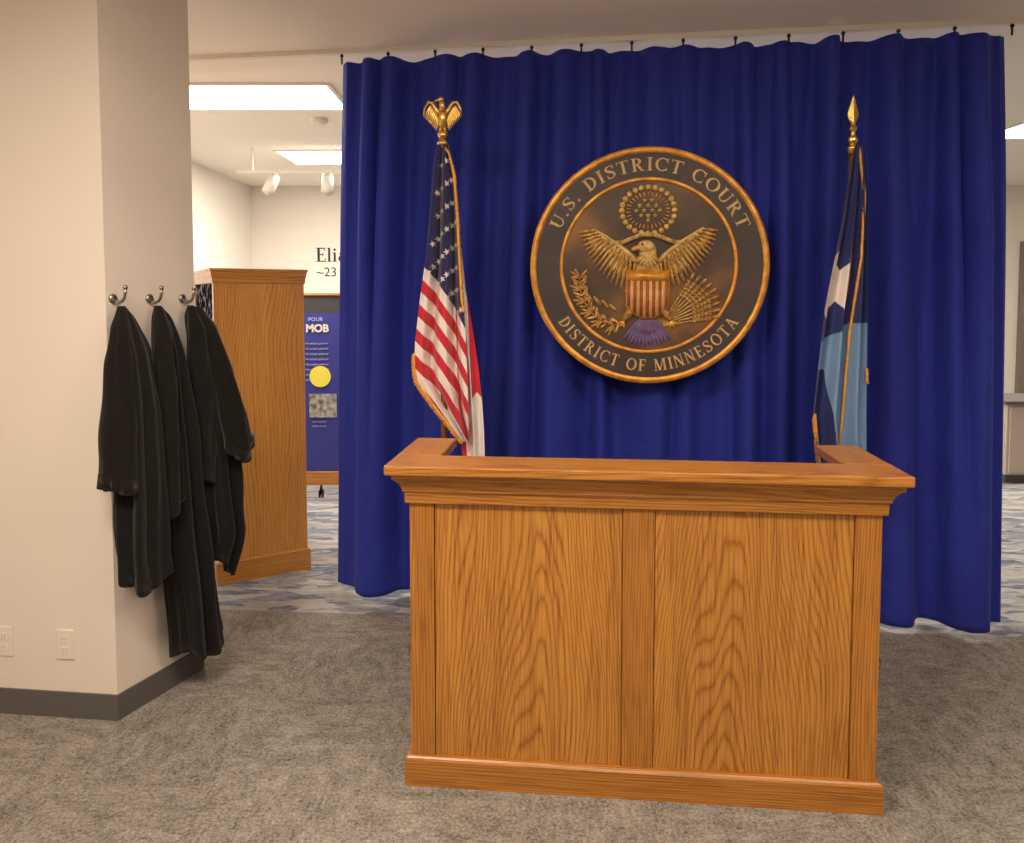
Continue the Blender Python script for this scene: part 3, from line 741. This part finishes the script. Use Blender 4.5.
loft('sleeve_far',[(1.585,0.385,0.065,0.018,0.018),(1.51,0.395,0.105,0.040,0.038),(1.35,0.412,0.15,0.052,0.050),(1.15,0.43,0.195,0.058,0.056),(0.965,0.442,0.22,0.070,0.055)],r3,4,0.16,0.9,hem=0.03)
loft('sleeve_near',[(1.585,0.36,0.06,0.016,0.018),(1.50,0.345,0.10,0.034,0.036),(1.3,0.335,0.12,0.044,0.05),(1.05,0.33,0.13,0.055,0.055),(0.88,0.325,0.13,0.062,0.055)],r3,4,0.2,2.3,hem=0.02)
for i,e0 in enumerate((0.03,0.20,0.37)):
    hk=empty('coat_hook' if i==0 else 'coat_hook.%03d'%i)
    mb=MB()
    ring_=[]
    for dn,r in ((0,0.018),(0.006,0.018),(0.010,0.013),(0.011,0.0001)):
        for k_ in range(24):
            th=2*math.pi*k_/24; ring_.append(W(e0+r*math.cos(th),dn,1.618+r*math.sin(th)))
    mb.add(ring_,[(a*24+b_,a*24+(b_+1)%24,(a+1)*24+(b_+1)%24,(a+1)*24+b_) for a in range(3) for b_ in range(24)])
    pth=[(0.006,1.616),(0.028,1.604),(0.048,1.607),(0.060,1.620),(0.066,1.640),(0.067,1.655)]
    mb.tube([W(e0,n_,z) for n_,z in pth],[0.0055,0.0055,0.006,0.006,0.0055,0.0055],0,10); mb.sph(W(e0,0.067,1.660),0.009)
    mb.tube([W(e0,0.006,1.608),W(e0,0.018,1.600),W(e0,0.030,1.600)],0.0045,0,10); mb.sph(W(e0,0.032,1.601),0.006)
    mb.make('hook',[M_metal],hk)

# ------------------------------------------------------------ exhibit board behind
bd=empty('exhibit_board',(-1.75,6.1,0))
wb=wood('board_oak','x',c0=1,light=(214,150,80),mid=(200,130,64))
M_blue=basic('poster_blue',(50,56,140),0.6); M_yel=basic('poster_yellow',(238,228,84),0.6); M_ph=basic('poster_photo',(150,150,140),0.6,var=0.8,vscale=30)
box('panel',-0.6,0.6,-0.02,0.02,0.22,1.50,M_blue,bd)
box('header_band',-0.6,0.6,-0.02,0.02,1.50,1.64,M_dark,bd)
box('frame_top',-0.63,0.63,-0.03,0.03,1.64,1.66,wb,bd,0.003); box('frame_bottom',-0.63,0.63,-0.04,0.04,0.11,0.22,wb,bd,0.003)
box('frame_left',-0.63,-0.6,-0.03,0.03,0.22,1.64,wb,bd); box('frame_right',0.6,0.63,-0.03,0.03,0.22,1.64,wb,bd)
for x in (-0.55,-0.1,0.2,0.55):
    mb=MB()
    for dx in (-0.012,0.012):
        mb.ell((x+dx,0,0.035),(0.009,0,0),(0,0.035,0),(0,0,0.035))
    mb.tube([(x,0,0.035),(x,0,0.11)],0.01); mb.make('caster',[M_black],bd)
M_lt=basic('poster_text_grey',(186,186,208),0.6)
def flat(txt,size,x,z,mat,par,y,off=0.0):
    v,f=text_mesh(txt,size,0.001,off)
    return mesh('lettering',[(x+a,y-c,z+b_) for a,b_,c in v],f,mat,par)
flat('POUR',0.045,0.12,1.435,M_lt,bd,-0.024); flat('THE MOB',0.085,-0.08,1.35,M_white,bd,-0.024,0.003)
for r in range(8):
    flat('and the people gathered',0.022,0.06,1.25-0.042*r,M_lt,bd,-0.024)
mb=MB(); mb.tube([(0.21,-0.026,0.99),(0.21,-0.02,0.99)],0.085,0,40); mb.make('badge',[M_yel],bd,smooth=False)
box('photo',0.12,0.34,-0.026,-0.02,0.66,0.85,M_ph,bd)
for r in range(2): flat('court records',0.02,0.14,0.62-0.036*r,M_lt,bd,-0.024)
sign=empty('wall_title')
mb=MB(); polys,W_=serif('Elias',0.05)
for p in polys:
    n=len(p); V=[(-2.54+x*0.18,YF-0.0005,2.09+y*0.18) for x,y in p]+[(-2.54+x*0.18,YF-0.004,2.09+y*0.18) for x,y in p]
    mb.add(V,[tuple(range(n,2*n))]+[(i,(i+1)%n,n+(i+1)%n,n+i) for i in range(n)])
mb.make('title_letters',[M_black],sign,smooth=False)
flat('~23 exhibits',0.17,-2.54,1.90,M_black,sign,YF-0.002)

# ------------------------------------------------------------ ceiling fixtures
M_em=emis('light_diffuser',(255,246,228),9.0)
def troffer(nm,x0,x1,y0,y1,z,mat=M_em):
    e=empty(nm,((x0+x1)/2,(y0+y1)/2,z)); a=(x1-x0)/2; b_=(y1-y0)/2
    box('frame_a',-a-.03,a+.03,-b_-.03,-b_,-0.015,0,M_white,e); box('frame_b',-a-.03,a+.03,b_,b_+.03,-0.015,0,M_white,e)
    box('frame_c',-a-.03,-a,-b_,b_,-0.015,0,M_white,e); box('frame_d',a,a+.03,-b_,b_,-0.015,0,M_white,e)
    box('diffuser',-a,a,-b_,b_,-0.010,0.0,mat,e)
troffer('ceiling_light',-2.7,-1.25,5.2,5.85,ZB); troffer('ceiling_light.001',-2.3,-1.2,7.5,8.2,ZB)
troffer('ceiling_light.002',4.2,5.4,6.2,6.9,ZB); troffer('ceiling_light.003',1.0,2.4,5.6,6.3,ZB)
M_em2=emis('light_diffuser_near',(255,236,210),7.0)
troffer('ceiling_light.004',-1.7,-0.5,0.6,1.2,ZN,M_em2); troffer('ceiling_light.005',1.2,2.4,0.6,1.2,ZN,M_em2)
troffer('ceiling_light.006',-0.3,0.9,-1.9,-1.3,ZN,M_em2)
pl=empty('added_uplight',(0.5,1.9,0))  # invented fixture out of view, added to brighten the near ceiling
box('housing',-0.7,0.7,-0.05,0.05,2.50,2.55,M_white,pl,0.004)
box('lens',-0.68,0.68,-0.04,0.04,2.55,2.553,M_em2,pl)
for x in (-0.55,0.55): box('cable',x-0.003,x+0.003,-0.003,0.003,2.553,ZN,M_black,pl)
tk=empty('track_lighting',(-2.1,7.4,0))
box('rail',-0.55,0.75,-0.018,0.018,2.82,2.85,M_white,tk)
for x in (-0.4,0.6): box('stem',x-0.008,x+0.008,-0.008,0.008,2.85,ZB,M_white,tk)
for x,dx in ((-0.22,-0.05),(0.32,0.03)):
    mb=MB(); mb.tube([(x,0,2.82),(x,0,2.76)],0.012)
    d=Vector((dx*3,-0.5,-0.75)).normalized(); c=Vector((x,0,2.72))
    mb.tube([c-d*0.09,c-d*0.085,c+d*0.10],[0.04,0.055,0.06],0,20); mb.make('spot_head',[M_white],tk)
sd=empty('smoke_detector',(-1.55,6.2,ZB)); mb=MB(); mb.lathe([(0.07,0),(0.07,-0.02),(0.055,-0.04),(0.0001,-0.045)],n=24); mb.make('housing',[M_white],sd)
kc=empty('storage_cupboard',(4.95,6.8,0))
M_cup=basic('cupboard_beige',(196,182,166),0.6)
box('carcass',-0.65,0.65,-0.25,0.25,0.08,0.70,M_cup,kc,0.004); box('worktop',-0.68,0.68,-0.28,0.28,0.70,0.73,M_base,kc,0.004); box('toe_kick',-0.62,0.62,-0.2,0.22,0,0.08,M_base,kc)
for i in range(3):
    box('drawer',-0.63+i*0.425,-0.63+i*0.425+0.41,-0.265,-0.25,0.1,0.68,M_cup,kc,0.004); box('handle',-0.5+i*0.425,-0.36+i*0.425,-0.285,-0.266,0.6,0.615,M_metal,kc)
door=empty('door_1',(7.03,YF,0)); M_door=basic('door_paint',(132,122,112),0.6)
box('leaf',-0.4,0.42,-0.04,-0.002,0,2.3,M_door,door); box('trim_left',-0.45,-0.4,-0.06,-0.001,0,2.35,M_door,door); box('knob_plate',-0.36,-0.30,-0.06,-0.04,0.95,1.1,M_metal,door)

# ------------------------------------------------------------ lights
def area(nm,loc,sx_,sy_,pw,col,up_=False):
    l=bpy.data.lights.new(nm,'AREA'); l.shape='RECTANGLE'; l.size=sx_; l.size_y=sy_; l.energy=pw; l.color=col
    o=bpy.data.objects.new(nm,l); o.location=loc
    if up_: o.rotation_euler=(math.pi,0,0)
    return link(o)
wm=(1.0,0.87,0.73)
area('lamp_near_left',(-1.1,0.9,ZN-0.03),1.2,0.6,70,wm); area('lamp_near_right',(1.8,0.9,ZN-0.03),1.2,0.6,34,wm)
area('lamp_near_mid',(0.3,-1.6,ZN-0.03),1.2,0.6,44,wm)
area('lamp_added_uplight',(0.5,1.9,2.56),1.3,0.08,14,wm,True)  # added fill aimed up at the near ceiling
area('lamp_far_left',(-2.0,5.6,ZB-0.04),1.4,0.6,80,(1,0.93,0.84)); area('lamp_far_left2',(-1.7,7.9,ZB-0.04),1.1,0.7,75,(1,0.93,0.84))
area('lamp_far_right',(4.8,6.55,ZB-0.04),1.2,0.7,90,(1,0.93,0.84)); area('lamp_far_mid',(1.7,5.95,ZB-0.04),1.4,0.7,50,(1,0.93,0.84))
w=bpy.data.worlds.new('World'); S.world=w; w.use_nodes=True
w.node_tree.nodes['Background'].inputs[0].default_value=(1,0.88,0.76,1); w.node_tree.nodes['Background'].inputs[1].default_value=0.3

# ------------------------------------------------------------ camera
cam=bpy.data.cameras.new('Camera'); co=bpy.data.objects.new('Camera',cam); link(co)
cam.sensor_width=36; cam.sensor_fit='HORIZONTAL'; cam.lens=36*760/1024; cam.shift_y=-81/1024
co.location=(0,0,1.62); co.rotation_euler=(math.radians(90-3.2),0,0)
S.camera=co
